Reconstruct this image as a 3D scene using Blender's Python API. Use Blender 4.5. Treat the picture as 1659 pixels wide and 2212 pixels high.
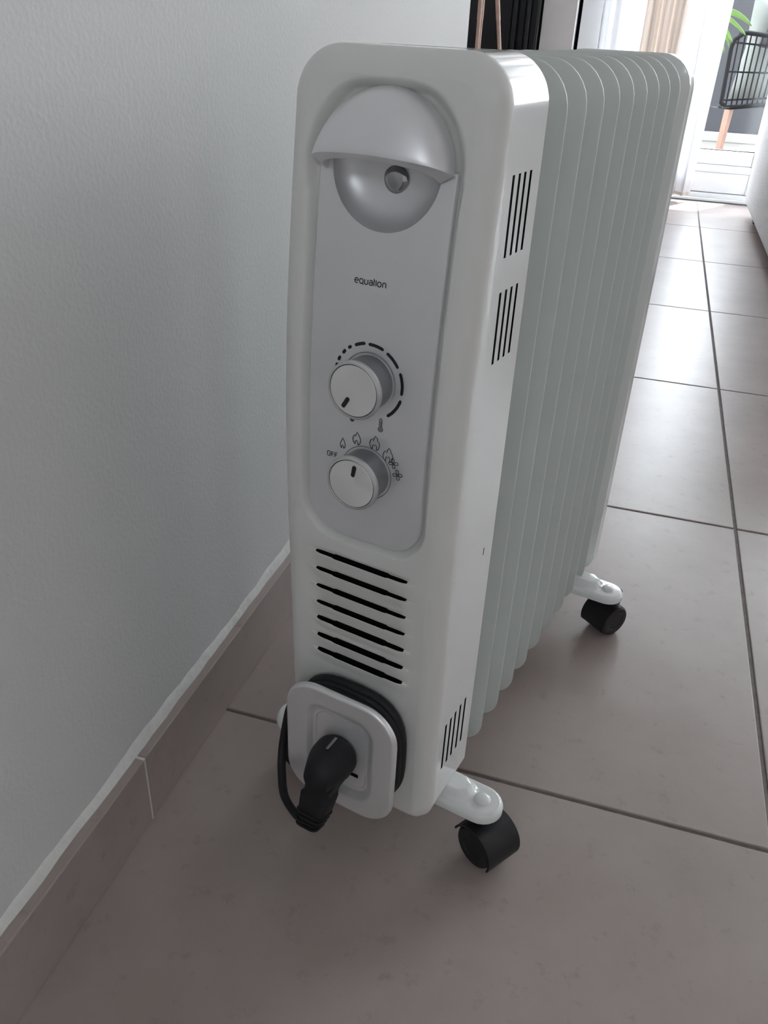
import bpy, bmesh, math, random
from mathutils import Vector, Matrix
random.seed(7)
for o in list(bpy.data.objects):
    bpy.data.objects.remove(o)
SC = bpy.context.scene
COL = SC.collection
R = math.radians

# ------------------------------------------------------------------ camera
YAW, PITCH, ROLL = -0.273036586, -0.533151535, 0.0492725882
CAM = Vector((0.325982971, -0.583743097, 0.636636382))
fwd = Vector((math.sin(YAW) * math.cos(PITCH), math.cos(YAW) * math.cos(PITCH), math.sin(PITCH)))
rgt = Vector((math.cos(YAW), -math.sin(YAW), 0))
upv = rgt.cross(fwd)
rg2 = math.cos(ROLL) * rgt + math.sin(ROLL) * upv
up2 = -math.sin(ROLL) * rgt + math.cos(ROLL) * upv
cam_d = bpy.data.cameras.new('camera')
cam = bpy.data.objects.new('camera', cam_d)
COL.objects.link(cam)
m = Matrix.Identity(4)
for i in range(3):
    m[i][0] = rg2[i]; m[i][1] = up2[i]; m[i][2] = -fwd[i]; m[i][3] = CAM[i]
cam.matrix_world = m
cam_d.sensor_fit = 'HORIZONTAL'
cam_d.sensor_width = 36
cam_d.lens = 1789.68 / 1659 * 36
cam_d.clip_start = 0.01
SC.camera = cam

# ------------------------------------------------------------------ world, light, exposure
SC.view_settings.view_transform = 'Standard'
SC.view_settings.look = 'None'
SC.view_settings.exposure = 1.62
SC.view_settings.gamma = 1.0
SC.view_settings.use_curve_mapping = False
W = bpy.data.worlds.new('sky'); SC.world = W
W.use_nodes = True
nt = W.node_tree; nt.nodes.clear()
wo = nt.nodes.new('ShaderNodeOutputWorld'); wb = nt.nodes.new('ShaderNodeBackground')
tc = nt.nodes.new('ShaderNodeTexCoord'); sp = nt.nodes.new('ShaderNodeSeparateXYZ')
rp = nt.nodes.new('ShaderNodeValToRGB')
rp.color_ramp.elements[0].position = 0.0; rp.color_ramp.elements[0].color = (0.97, 0.98, 1.0, 1)
rp.color_ramp.elements[1].position = 0.7; rp.color_ramp.elements[1].color = (0.86, 0.92, 1.0, 1)
nt.links.new(tc.outputs['Generated'], sp.inputs[0]); nt.links.new(sp.outputs['Z'], rp.inputs[0])
nt.links.new(rp.outputs[0], wb.inputs['Color']); nt.links.new(wb.outputs[0], wo.inputs[0])
wb.inputs['Strength'].default_value = 6.4

def portal(name, loc, rot, sx, sy):
    l = bpy.data.lights.new(name, 'AREA'); l.shape = 'RECTANGLE'; l.size = sx; l.size_y = sy
    l.cycles.is_portal = True
    o = bpy.data.objects.new(name, l); COL.objects.link(o)
    o.location = loc; o.rotation_euler = rot
    return o
# daylight portals in the glazed end of the room of the room (they only guide sampling of the sky)
portal('portal_back', (1.65, 3.80, 1.12), (R(-90), 0, 0), 3.5, 2.2)
WX0, WX1, WZ0, WZ1 = 0.48, 0.86, 1.50, 2.10          # unseen window added in the rear wall for fill light
portal('portal_fill_window', ((WX0 + WX1) / 2, -2.70, (WZ0 + WZ1) / 2), (R(90), 0, 0), WX1 - WX0, WZ1 - WZ0)
sun_l = bpy.data.lights.new('sun', 'SUN'); sun_l.energy = 6.0; sun_l.angle = R(0.6); sun_l.color = (1.0, 0.97, 0.92)
sun = bpy.data.objects.new('sun', sun_l); COL.objects.link(sun)
sun.rotation_euler = Vector((-0.15, -0.28, -1.0)).to_track_quat('-Z', 'Y').to_euler()

# ------------------------------------------------------------------ materials
def mat(name, col, rough=0.5, metal=0.0, noise=0.0, nscale=30, bump=0.0, bscale=200, spec=0.5, coat=0.0, detail=4, col2=None, bdist=0.001):
    mt = bpy.data.materials.new(name); mt.use_nodes = True
    n = mt.node_tree.nodes; L = mt.node_tree.links
    b = n['Principled BSDF']
    b.inputs['Roughness'].default_value = rough; b.inputs['Metallic'].default_value = metal
    b.inputs['Specular IOR Level'].default_value = spec
    b.inputs['Coat Weight'].default_value = coat
    b.inputs['Base Color'].default_value = (*col, 1)
    t = n.new('ShaderNodeTexCoord')
    nz = n.new('ShaderNodeTexNoise'); nz.inputs['Scale'].default_value = nscale; nz.inputs['Detail'].default_value = detail
    L.new(t.outputs['Object'], nz.inputs['Vector'])
    rr = n.new('ShaderNodeValToRGB')
    a = col; c2 = col2 if col2 else tuple(min(1, c * (1 + noise)) for c in col)
    c1 = col if col2 else tuple(c * (1 - noise) for c in col)
    rr.color_ramp.elements[0].position = 0.3; rr.color_ramp.elements[0].color = (*c1, 1)
    rr.color_ramp.elements[1].position = 0.7; rr.color_ramp.elements[1].color = (*c2, 1)
    L.new(nz.outputs['Fac'], rr.inputs[0]); L.new(rr.outputs[0], b.inputs['Base Color'])
    if bump:
        nb = n.new('ShaderNodeTexNoise'); nb.inputs['Scale'].default_value = bscale; nb.inputs['Detail'].default_value = 3
        L.new(t.outputs['Object'], nb.inputs['Vector'])
        bp = n.new('ShaderNodeBump'); bp.inputs['Strength'].default_value = bump; bp.inputs['Distance'].default_value = bdist
        L.new(nb.outputs['Fac'], bp.inputs['Height']); L.new(bp.outputs[0], b.inputs['Normal'])
    return mt

def tile_material():
    mt = mat('taupe_porcelain_tile', (0.30, 0.262, 0.245), rough=0.34, noise=0.0, spec=0.45)
    n = mt.node_tree.nodes; L = mt.node_tree.links
    b = n['Principled BSDF']
    g = n.new('ShaderNodeNewGeometry')
    mp = n.new('ShaderNodeMapping'); L.new(g.outputs['Position'], mp.inputs['Vector'])
    a = n.new('ShaderNodeTexNoise'); a.inputs['Scale'].default_value = 5; a.inputs['Detail'].default_value = 9; a.inputs['Roughness'].default_value = 0.62
    c = n.new('ShaderNodeTexNoise'); c.inputs['Scale'].default_value = 48; c.inputs['Detail'].default_value = 5; c.inputs['Roughness'].default_value = 0.7
    L.new(mp.outputs[0], a.inputs['Vector']); L.new(mp.outputs[0], c.inputs['Vector'])
    r1 = n.new('ShaderNodeValToRGB')
    r1.color_ramp.elements[0].position = 0.32; r1.color_ramp.elements[0].color = (0.300, 0.244, 0.224, 1)
    r1.color_ramp.elements[1].position = 0.68; r1.color_ramp.elements[1].color = (0.366, 0.308, 0.288, 1)
    r2 = n.new('ShaderNodeValToRGB')
    r2.color_ramp.elements[0].position = 0.28; r2.color_ramp.elements[0].color = (0.72, 0.70, 0.69, 1)
    r2.color_ramp.elements[1].position = 0.42; r2.color_ramp.elements[1].color = (1, 1, 1, 1)
    mx = n.new('ShaderNodeMix'); mx.data_type = 'RGBA'; mx.blend_type = 'MULTIPLY'; mx.inputs['Factor'].default_value = 0.7
    L.new(a.outputs['Fac'], r1.inputs[0]); L.new(c.outputs['Fac'], r2.inputs[0])
    L.new(r1.outputs[0], mx.inputs['A']); L.new(r2.outputs[0], mx.inputs['B'])
    L.new(mx.outputs['Result'], b.inputs['Base Color'])
    bp = n.new('ShaderNodeBump'); bp.inputs['Strength'].default_value = 0.12; bp.inputs['Distance'].default_value = 0.001
    L.new(c.outputs['Fac'], bp.inputs['Height']); L.new(bp.outputs[0], b.inputs['Normal'])
    return mt

def glass_material():
    mt = bpy.data.materials.new('window_glass'); mt.use_nodes = True
    n = mt.node_tree.nodes; L = mt.node_tree.links; n.clear()
    o = n.new('ShaderNodeOutputMaterial'); tr = n.new('ShaderNodeBsdfTransparent'); gl = n.new('ShaderNodeBsdfGlossy')
    tr.inputs[0].default_value = (0.95, 0.97, 0.97, 1); gl.inputs['Roughness'].default_value = 0.02
    lw = n.new('ShaderNodeLayerWeight'); lw.inputs['Blend'].default_value = 0.5
    pw = n.new('ShaderNodeMath'); pw.operation = 'POWER'; pw.inputs[1].default_value = 5.0
    fr = n.new('ShaderNodeMath'); fr.operation = 'MULTIPLY_ADD'; fr.inputs[1].default_value = 0.9; fr.inputs[2].default_value = 0.04
    L.new(lw.outputs['Facing'], pw.inputs[0]); L.new(pw.outputs[0], fr.inputs[0])
    mx = n.new('ShaderNodeMixShader')
    L.new(fr.outputs[0], mx.inputs[0]); L.new(tr.outputs[0], mx.inputs[1]); L.new(gl.outputs[0], mx.inputs[2]); L.new(mx.outputs[0], o.inputs[0])
    return mt

def cloth_material(name, col, trans, weave=900, open_=0.0):
    mt = bpy.data.materials.new(name); mt.use_nodes = True
    n = mt.node_tree.nodes; L = mt.node_tree.links; n.clear()
    o = n.new('ShaderNodeOutputMaterial'); d = n.new('ShaderNodeBsdfDiffuse'); t = n.new('ShaderNodeBsdfTranslucent')
    tp = n.new('ShaderNodeBsdfTransparent')
    d.inputs[0].default_value = (*col, 1); t.inputs[0].default_value = (*col, 1)
    tc = n.new('ShaderNodeTexCoord'); mp = n.new('ShaderNodeMapping'); mp.inputs['Scale'].default_value = (1, 1, 0.06)
    nz = n.new('ShaderNodeTexNoise'); nz.inputs['Scale'].default_value = weave; nz.inputs['Detail'].default_value = 2
    L.new(tc.outputs['Object'], mp.inputs[0]); L.new(mp.outputs[0], nz.inputs['Vector'])
    rr = n.new('ShaderNodeValToRGB'); rr.color_ramp.elements[0].color = tuple(c * 0.86 for c in col) + (1,); rr.color_ramp.elements[1].color = (*col, 1)
    L.new(nz.outputs['Fac'], rr.inputs[0]); L.new(rr.outputs[0], d.inputs[0]); L.new(rr.outputs[0], t.inputs[0])
    mx = n.new('ShaderNodeMixShader'); mx.inputs[0].default_value = trans
    L.new(d.outputs[0], mx.inputs[1]); L.new(t.outputs[0], mx.inputs[2])
    m2 = n.new('ShaderNodeMixShader'); m2.inputs[0].default_value = open_
    L.new(mx.outputs[0], m2.inputs[1]); L.new(tp.outputs[0], m2.inputs[2]); L.new(m2.outputs[0], o.inputs[0])
    return mt

M = {}
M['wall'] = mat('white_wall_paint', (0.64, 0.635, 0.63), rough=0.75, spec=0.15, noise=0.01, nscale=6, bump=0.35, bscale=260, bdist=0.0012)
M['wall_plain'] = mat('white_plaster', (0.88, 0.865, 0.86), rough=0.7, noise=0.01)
M['ceiling'] = mat('ceiling_paint', (0.90, 0.89, 0.885), rough=0.8, noise=0.01)
M['caulk'] = mat('white_caulk', (0.70, 0.69, 0.67), rough=0.7, noise=0.06, nscale=60, bump=0.6, bscale=120, bdist=0.002)
M['tile'] = tile_material()
M['grout'] = mat('grey_grout', (0.20, 0.18, 0.17), rough=0.9, noise=0.15, nscale=80)
M['cover'] = mat('satin_white_plastic', (0.70, 0.695, 0.675), rough=0.48, noise=0.004, bump=0.04, bscale=1800, bdist=0.0004)
M['gloss'] = mat('glossy_white_paint', (0.73, 0.735, 0.725), rough=0.16, noise=0.004, coat=0.3)
M['fin'] = mat('white_fin_enamel_shaded', (0.59, 0.615, 0.59), rough=0.42, noise=0.01, nscale=8)  # white enamel with grey-green of shade and outdoor light in the colour
M['silver'] = mat('silver_paint', (0.74, 0.74, 0.757), rough=0.38, metal=0.58, noise=0.01)
M['silver_lit'] = mat('silver_paint_lit', (0.82, 0.82, 0.835), rough=0.36, metal=0.62, noise=0.01)  # same silver as the panel, lightened in place of missing fill light
M['knob'] = mat('grey_knob_plastic', (0.25, 0.255, 0.27), rough=0.4, metal=0.5, noise=0.01)
M['knobrim'] = mat('silver_knob_rim', (0.62, 0.62, 0.63), rough=0.3, metal=0.7, noise=0.01)
M['black'] = mat('black_print', (0.008, 0.008, 0.009), rough=0.5, noise=0.05)
M['void'] = mat('dark_plastic_and_shade', (0.006, 0.006, 0.006), rough=0.9, noise=0.1, spec=0.1)  # dark plastic parts, and shade painted black in slots and the pier gap
M['rubber'] = mat('black_rubber', (0.010, 0.010, 0.012), rough=0.55, noise=0.1, nscale=200, spec=0.35)
M['caster'] = mat('black_caster_plastic', (0.011, 0.011, 0.013), rough=0.45, noise=0.1, spec=0.4)
M['chrome'] = mat('dark_chrome', (0.35, 0.35, 0.37), rough=0.08, metal=1.0, noise=0.0)
M['pvc'] = mat('white_pvc', (0.83, 0.84, 0.85), rough=0.3, noise=0.005)
M['glass'] = glass_material()
M['voile'] = cloth_material('white_voile', (0.88, 0.88, 0.90), 0.5, open_=0.10)
M['linen'] = cloth_material('beige_linen', (0.82, 0.75, 0.70), 0.45, open_=0.02)
M['boucle'] = mat('white_boucle', (0.84, 0.84, 0.85), rough=0.95, noise=0.08, nscale=160, bump=1.0, bscale=170, bdist=0.006)
M['darkwood'] = mat('black_lacquer', (0.006, 0.006, 0.009), rough=0.35, noise=0.1, spec=0.3)
M['darkgrey'] = mat('charcoal_lacquer', (0.018, 0.020, 0.025), rough=0.4, noise=0.1, spec=0.3)
M['wood'] = mat('pale_wood', (0.52, 0.36, 0.29), rough=0.5, noise=0.12, nscale=40)
M['teak'] = mat('teak_wood', (0.16, 0.07, 0.04), rough=0.5, noise=0.15, nscale=50)
M['wire'] = mat('black_wire', (0.004, 0.004, 0.005), rough=0.8, noise=0.05, spec=0.1)
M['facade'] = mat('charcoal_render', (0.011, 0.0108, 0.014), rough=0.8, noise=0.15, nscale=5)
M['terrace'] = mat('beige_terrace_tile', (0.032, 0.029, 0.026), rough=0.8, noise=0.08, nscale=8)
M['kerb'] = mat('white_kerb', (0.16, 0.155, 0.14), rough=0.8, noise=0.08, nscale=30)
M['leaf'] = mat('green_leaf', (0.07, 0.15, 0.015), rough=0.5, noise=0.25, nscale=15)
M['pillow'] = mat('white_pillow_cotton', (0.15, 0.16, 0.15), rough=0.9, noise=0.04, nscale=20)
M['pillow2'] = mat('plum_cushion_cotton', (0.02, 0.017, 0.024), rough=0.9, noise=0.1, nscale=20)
M['pot'] = mat('charcoal_pot', (0.03, 0.03, 0.03), rough=0.7, noise=0.1)
def brushed():
    mt = mat('brushed_aluminium', (0.86, 0.85, 0.84), rough=0.34, metal=0.7, noise=0.0)
    b = mt.node_tree.nodes['Principled BSDF']
    b.inputs['Anisotropic'].default_value = 0.7
    tg = mt.node_tree.nodes.new('ShaderNodeTangent'); tg.direction_type = 'RADIAL'; tg.axis = 'Y'
    mt.node_tree.links.new(tg.outputs[0], b.inputs['Tangent'])
    return mt
M['brushed'] = brushed()

# ------------------------------------------------------------------ helpers
def link(name, me, m_, parent=None, smooth=None):
    o = bpy.data.objects.new(name, me); COL.objects.link(o)
    for k in (m_ if isinstance(m_, (list, tuple)) else [m_]):
        me.materials.append(M[k])
    if parent: o.parent = parent
    if smooth is not None:
        me.polygons.foreach_set('use_smooth', [True] * len(me.polygons))
        me.set_sharp_from_angle(angle=R(smooth))
    return o
class MB:
    def __init__(s): s.v = []; s.f = []; s.mi = []
    def add(s, vs, fs, mi=0):
        b = len(s.v); s.v += [tuple(p) for p in vs]; s.f += [tuple(b + i for i in f) for f in fs]; s.mi += [mi] * len(fs); return b
    def box(s, x0, x1, y0, y1, z0, z1, bev=0.0):
        if bev <= 0:
            s.add([(x, y, z) for x in (x0, x1) for y in (y0, y1) for z in (z0, z1)],
                  [(0, 1, 3, 2), (4, 6, 7, 5), (0, 4, 5, 1), (2, 3, 7, 6), (0, 2, 6, 4), (1, 5, 7, 3)])
        else:
            bm = bmesh.new(); bmesh.ops.create_cube(bm, size=1)
            for v in bm.verts: v.co = ((x0 + x1) / 2 + v.co.x * (x1 - x0), (y0 + y1) / 2 + v.co.y * (y1 - y0), (z0 + z1) / 2 + v.co.z * (z1 - z0))
            bmesh.ops.bevel(bm, geom=bm.edges[:], offset=bev, segments=2, affect='EDGES', profile=0.5)
            bm.verts.index_update()
            s.add([v.co[:] for v in bm.verts], [[v.index for v in f.verts] for f in bm.faces]); bm.free()
    def rings(s, rings, closed=True, cap0=False, cap1=False, mi=0):
        n = len(rings[0]); b = len(s.v)
        for r_ in rings: s.v += [tuple(p) for p in r_]
        fs = []
        for i in range(len(rings) - 1):
            for j in range(n if closed else n - 1):
                k = (j + 1) % n
                fs.append((b + i * n + j, b + i * n + k, b + (i + 1) * n + k, b + (i + 1) * n + j))
        if cap0: fs.append(tuple(b + j for j in reversed(range(n))))
        if cap1: fs.append(tuple(b + (len(rings) - 1) * n + j for j in range(n)))
        s.f += fs; s.mi += [mi] * len(fs)
    def tube(s, pts, rad, n=8, closed=False, caps=True, flat=1.0):
        pts = [Vector(p) for p in pts]; N = len(pts)
        rads = rad if isinstance(rad, (list, tuple)) else [rad] * N
        rings = []; prev = None
        for i, p_ in enumerate(pts):
            if closed: t = pts[(i + 1) % N] - pts[i - 1]
            else: t = pts[min(i + 1, N - 1)] - pts[max(i - 1, 0)]
            t.normalize()
            if prev is None:
                a = Vector((0, 0, 1)) if abs(t.z) < 0.9 else Vector((1, 0, 0))
                u = t.cross(a).normalized()
            else:
                u = (prev - t * prev.dot(t)).normalized()
            prev = u; w = t.cross(u)
            rings.append([p_ + (u * math.cos(2 * math.pi * k / n) + w * math.sin(2 * math.pi * k / n) * flat) * rads[i] for k in range(n)])
        if closed: rings.append(rings[0])
        s.rings(rings, True, caps and not closed, caps and not closed)
    def mesh(s, name, fixn=True):
        me = bpy.data.meshes.new(name); me.from_pydata(s.v, [], s.f)
        me.polygons.foreach_set('material_index', s.mi)
        if fixn:
            bm = bmesh.new(); bm.from_mesh(me); bmesh.ops.remove_doubles(bm, verts=bm.verts, dist=1e-6)
            bmesh.ops.recalc_face_normals(bm, faces=bm.faces); bm.to_mesh(me); bm.free()
        me.update(); return me
    def build(s, name, m_, parent=None, smooth=None, fixn=True):
        return link(name, s.mesh(name, fixn), m_, parent, smooth)
def tag(o, label, cat, group=None):
    o['label'] = label; o['category'] = cat
    if group: o['group'] = group
    return o
def struct(o):
    o['kind'] = 'structure'; return o
def empty(name, loc=(0, 0, 0), rz=0.0):
    o = bpy.data.objects.new(name, None); COL.objects.link(o); o.location = loc; o.rotation_euler = (0, 0, rz); o.empty_display_size = 0.05
    return o
def boxobj(name, b, m_, parent=None, bev=0.0):
    q = MB(); q.box(*b, bev=bev); return q.build(name, m_, parent, 40 if bev else None)
def interp(x, xs, ys):
    if x <= xs[0]: return ys[0]
    for i in range(len(xs) - 1):
        if x <= xs[i + 1]:
            t = (x - xs[i]) / (xs[i + 1] - xs[i]); return ys[i] + t * (ys[i + 1] - ys[i])
    return ys[-1]
def sstep(t):
    t = max(0.0, min(1.0, t)); return t * t * (3 - 2 * t)
def crom(pts, sub=8):
    P = [Vector(p) for p in pts]; P = [2 * P[0] - P[1]] + P + [2 * P[-1] - P[-2]]; out = []
    for i in range(1, len(P) - 2):
        for k in range(sub):
            t = k / sub; a, b, c, d = P[i - 1], P[i], P[i + 1], P[i + 2]
            out.append(0.5 * ((2 * b) + (c - a) * t + (2 * a - 5 * b + 4 * c - d) * t * t + (3 * b - a - 3 * c + d) * t ** 3))
    out.append(P[-2]); return out

# ------------------------------------------------------------------ the room
T = 0.6; XL = 0.5474; G = 0.0045
floor = struct(boxobj('floor', (-2.0, 3.5, -2.6, 3.74, -0.12, -0.0022), 'grout'))
q = MB(); q.box(-T / 2 + G / 2, T / 2 - G / 2, -T / 2 + G / 2, T / 2 - G / 2, -0.01, 0.0, bev=0.0012)
tile_me = q.mesh('tile'); tile_me.materials.append(M['tile'])
for i in range(-4, 5):
    for j in range(-4, 6):
        cx = XL + (i + 0.5) * T; cy = (j + 0.5) * T
        if cx - T / 2 > 3.4 or cx + T / 2 < -1.95: continue
        o = bpy.data.objects.new('tile', tile_me); COL.objects.link(o); o.parent = floor; o.location = (cx, cy, 0)
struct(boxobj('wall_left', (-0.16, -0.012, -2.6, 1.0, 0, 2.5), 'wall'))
q = MB(); q.box(-0.16, WX0, -2.72, -2.6, 0, 2.5); q.box(WX1, 3.5, -2.72, -2.6, 0, 2.5); q.box(WX0, WX1, -2.72, -2.6, 0, WZ0); q.box(WX0, WX1, -2.72, -2.6, WZ1, 2.5)
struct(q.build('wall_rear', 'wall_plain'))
w = struct(empty('added_fill_window', (WX0, -2.6, WZ0)))  # added window out of view, lets fill light onto the heater front
q = MB(); hx, hz = WX1 - WX0, WZ1 - WZ0
q.box(0, 0.05, -0.09, -0.03, 0, hz); q.box(hx - 0.05, hx, -0.09, -0.03, 0, hz); q.box(0.05, hx - 0.05, -0.09, -0.03, 0, 0.05); q.box(0.05, hx - 0.05, -0.09, -0.03, hz - 0.05, hz)
q.build('added_window_frame', 'pvc', w)
boxobj('pane', (0.05, hx - 0.05, -0.062, -0.058, 0.05, hz - 0.05), 'glass', w)
struct(boxobj('ceiling', (-2.1, 3.6, -2.72, 4.0, 2.5, 2.6), 'ceiling'))
struct(boxobj('wall_alcove', (-2.1, -2.0, 0.9, 3.95, 0, 2.5), 'wall_plain'))
struct(boxobj('wall_alcove_front', (-2.0, -0.16, 0.85, 1.0, 0, 2.5), 'wall_plain'))
# back wall: pier beside the glazed door, lintel, right part
q = MB(); q.box(-2.0, -0.245, 3.86, 3.96, 0, 2.5); q.box(-0.245, -0.103, 3.60, 3.96, 0, 2.5); q.box(-0.103, 3.42, 3.72, 3.96, 2.22, 2.5); q.box(3.42, 3.5, 3.70, 3.96, 0, 2.5)
struct(q.build('wall_back', 'wall_plain'))
struct(boxobj('gap_shade_strip', (-0.103, -0.086, 3.69, 3.74, 0, 2.22), 'void'))  # black strip painting the shade of the narrow gap beside the pier
struct(boxobj('wall_right', (3.5, 3.62, -2.72, 3.96, 0, 2.5), 'wall_plain'))

# skirting tiles along the left wall
bb = struct(empty('baseboard_left', (0, 0, 0)))
q = MB(); q.box(-0.0122, 0.0, -0.2985, 0.2985, 0.0, 0.078, bev=0.0012)
bt = q.mesh('skirting_tile'); bt.materials.append(M['tile'])
for k, y in enumerate((-2.25, -1.65, -1.05, -0.45, 0.15, 0.75)):
    o = bpy.data.objects.new('skirting_tile', bt); COL.objects.link(o); o.parent = bb
    o.location = (0.0006 * (k % 2), y, 0); 
    if y > 0.7: o.scale = (1, 0.8333, 1); o.location.y = 0.6985
q = MB()
for y in (-1.95, -1.35, -0.75, -0.15, 0.45): q.box(-0.0118, -0.0006, y - 0.0022, y + 0.0022, 0, 0.0768)
q.build('skirting_grout', 'caulk', bb)
# uneven caulk bead on top of the skirting
q = MB(); rows = []
random.seed(3)
ys = [-2.5 + i * 0.012 for i in range(int(3.5 / 0.012) + 1)]
a1 = a2 = 0.0
for y in ys:
    a1 = a1 * 0.8 + random.uniform(-1, 1) * 0.0012; a2 = a2 * 0.75 + random.uniform(-1, 1) * 0.0006
    top = 0.0885 + a1 * 1.6; out = -0.0082 + a2
    rows.append([(-0.0125, y, 0.077), (out, y, 0.0772), (out - 0.0006, y, 0.0795 + a2), (-0.0104, y, 0.0840 + a1), (-0.0116, y, top), (-0.0125, y, top + 0.0006)])
q.rings(rows, closed=True, cap0=True, cap1=True)
q.build('caulk_bead', 'caulk', bb, 50)

# ------------------------------------------------------------------ glazed door at the far end
d = struct(empty('door_1', (0, 3.66, 0)))
q = MB(); q.box(-0.086, 0.0, 0.0, 0.10, 0, 2.22); q.box(3.34, 3.42, 0.0, 0.10, 0, 2.22); q.box(0, 3.34, 0.0, 0.10, 2.14, 2.22)
q.build('door_frame', 'pvc', d)
q = MB(); q.box(-0.10, 3.44, -0.02, 0.11, 0.0, 0.012, bev=0.003); q.box(0, 3.34, 0.005, 0.11, 0.012, 0.031, bev=0.002)
q.build('threshold', 'pvc', d, 30)
for x0, x1 in ((0.0, 0.845), (0.85, 1.68), (1.685, 2.51), (2.515, 3.34)):
    q = MB(); a, b = x0 + 0.004, x1 - 0.002
    q.box(a, a + 0.095, 0.015, 0.085, 0.033, 2.14, bev=0.003); q.box(b - 0.095, b, 0.015, 0.085, 0.033, 2.14, bev=0.003)
    q.box(a + 0.095, b - 0.095, 0.020, 0.085, 0.034, 0.118, bev=0.002); q.box(a + 0.095, b - 0.095, 0.012, 0.085, 0.119, 0.150, bev=0.004)
    q.box(a + 0.095, b - 0.095, 0.024, 0.085, 0.151, 0.209, bev=0.003); q.box(a + 0.095, b - 0.095, 0.015, 0.085, 2.05, 2.14)
    s = q.build('door_sash', 'pvc', d, 30)
    boxobj('gasket', (a + 0.095, b - 0.095, 0.030, 0.034, 0.209, 0.2125), 'void', s)
    boxobj('pane', (a + 0.093, b - 0.093, 0.048, 0.052, 0.208, 2.055), 'glass', s)

# curtains
def curtain(name, x0, x1, y, folds, amp, m_, label, z0=0.03, ph=0.0, hem=None):
    q = MB(); n = folds * 14; rows = []
    for iz in range(25):
        z = z0 + (2.14 - z0) * iz / 24; row = []
        for i in range(n + 1):
            t = i / n
            s = math.sin(2 * math.pi * folds * t + ph + 0.25 * math.sin(z * 2 + t * 9))
            row.append((x0 + (x1 - x0) * t + 0.006 * math.sin(z * 2.3 + 5 * t), y + amp * (s + 0.35 * math.sin(2 * math.pi * folds * 2.3 * t + 1.0 + z)), z))
        rows.append(row)
    q.rings(rows, closed=False)
    o = q.build(name, m_, None, 180, fixn=False)
    md = o.modifiers.new('thickness', 'SOLIDIFY'); md.thickness = 0.0012
    if hem:
        h = MB(); h.rings([[(p_[0], p_[1] - 0.0012, p_[2]) for p_ in rows[0]], [(p_[0], p_[1] - 0.0012, p_[2] + 0.012) for p_ in rows[0]]], closed=False)
        h.build('hem', hem, o, 180, fixn=False)
    return tag(o, label, 'curtain')
curtain('curtain', 0.005, 0.185, 3.57, 2, 0.012, 'voile', 'white sheer curtain hanging between the door frame and the beige curtain', ph=1.0)
curtain('curtain', 0.180, 0.345, 3.49, 3, 0.020, 'linen', 'beige linen curtain gathered between two white sheers', ph=0.4)
curtain('curtain', 0.335, 0.515, 3.55, 3, 0.022, 'voile', 'white sheer curtain beside the clear door pane, its hem above the floor', ph=2.2, hem='linen')
q = MB(); q.tube([(-0.08, 3.56, 2.16), (3.4, 3.56, 2.16)], 0.012, 10)
tag(q.build('curtain_rod', 'pvc', None, 60), 'white curtain rod above the glazed door', 'curtain rod')

# ------------------------------------------------------------------ sofa on the right
s = tag(empty('sofa', (0.722, 2.75, 0)), 'white boucle sofa standing by the glazed door', 'sofa')
def rbox(b, bev, seg=4):
    bm = bmesh.new(); bmesh.ops.create_cube(bm, size=1)
    x0, x1, y0, y1, z0, z1 = b
    for v in bm.verts: v.co = ((x0 + x1) / 2 + v.co.x * (x1 - x0), (y0 + y1) / 2 + v.co.y * (y1 - y0), (z0 + z1) / 2 + v.co.z * (z1 - z0))
    bmesh.ops.bevel(bm, geom=bm.edges[:], offset=bev, segments=seg, affect='EDGES', profile=0.5)
    me = bpy.data.meshes.new('m'); bm.to_mesh(me); bm.free(); return me
link('back_rest', rbox((0.0, 0.22, -0.95, 0.62, 0.035, 0.74), 0.035), 'boucle', s, 60)
link('arm_rest', rbox((0.215, 0.95, 0.32, 0.52, 0.035, 0.58), 0.05), 'boucle', s, 60)
link('arm_rest', rbox((0.215, 0.95, -0.95, -0.75, 0.035, 0.58), 0.05), 'boucle', s, 60)
link('seat', rbox((0.215, 0.93, -0.745, 0.315, 0.035, 0.30), 0.03), 'boucle', s, 60)
for y0 in (-0.74, -0.21): link('seat_cushion', rbox((0.222, 0.95, y0, y0 + 0.525, 0.302, 0.44), 0.04), 'boucle', s, 60)
for x, y in ((0.06, -0.88), (0.06, 0.45), (0.88, -0.88), (0.88, 0.45)): boxobj('foot', (x - 0.025, x + 0.025, y - 0.025, y + 0.025, 0, 0.04), 'darkwood', s)

# ------------------------------------------------------------------ dark cabinet and wooden stand beyond the wall end
c = tag(empty('cabinet', (-0.75, 3.55, 0)), 'tall black lacquered cabinet beyond the end of the white wall', 'cabinet')
boxobj('body', (-0.50, 0.497, -0.02, 0.30, 0.04, 2.1), 'darkwood', c)
boxobj('plinth', (-0.49, 0.49, 0.0, 0.29, 0.0, 0.04), 'darkwood', c)
boxobj('door', (-0.497, -0.052, -0.042, -0.021, 0.045, 2.09), 'darkwood', c, bev=0.002)
boxobj('door', (-0.048, 0.385, -0.042, -0.021, 0.045, 2.09), 'darkwood', c, bev=0.002)
boxobj('strip', (0.394, 0.412, -0.06, -0.021, 0.045, 2.09), 'darkgrey', c, bev=0.002)
boxobj('strip', (0.412, 0.443, -0.04, -0.021, 0.045, 2.09), 'darkwood', c, bev=0.002)
boxobj('strip', (0.452, 0.466, -0.06, -0.021, 0.045, 2.09), 'darkgrey', c, bev=0.002)
boxobj('strip', (0.466, 0.494, -0.04, -0.021, 0.045, 2.09), 'darkwood', c, bev=0.002)
st = tag(empty('tripod_stand', (-0.40, 3.02, 0)), 'slim wooden tripod stand in front of the black cabinet', 'stand')
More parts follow.
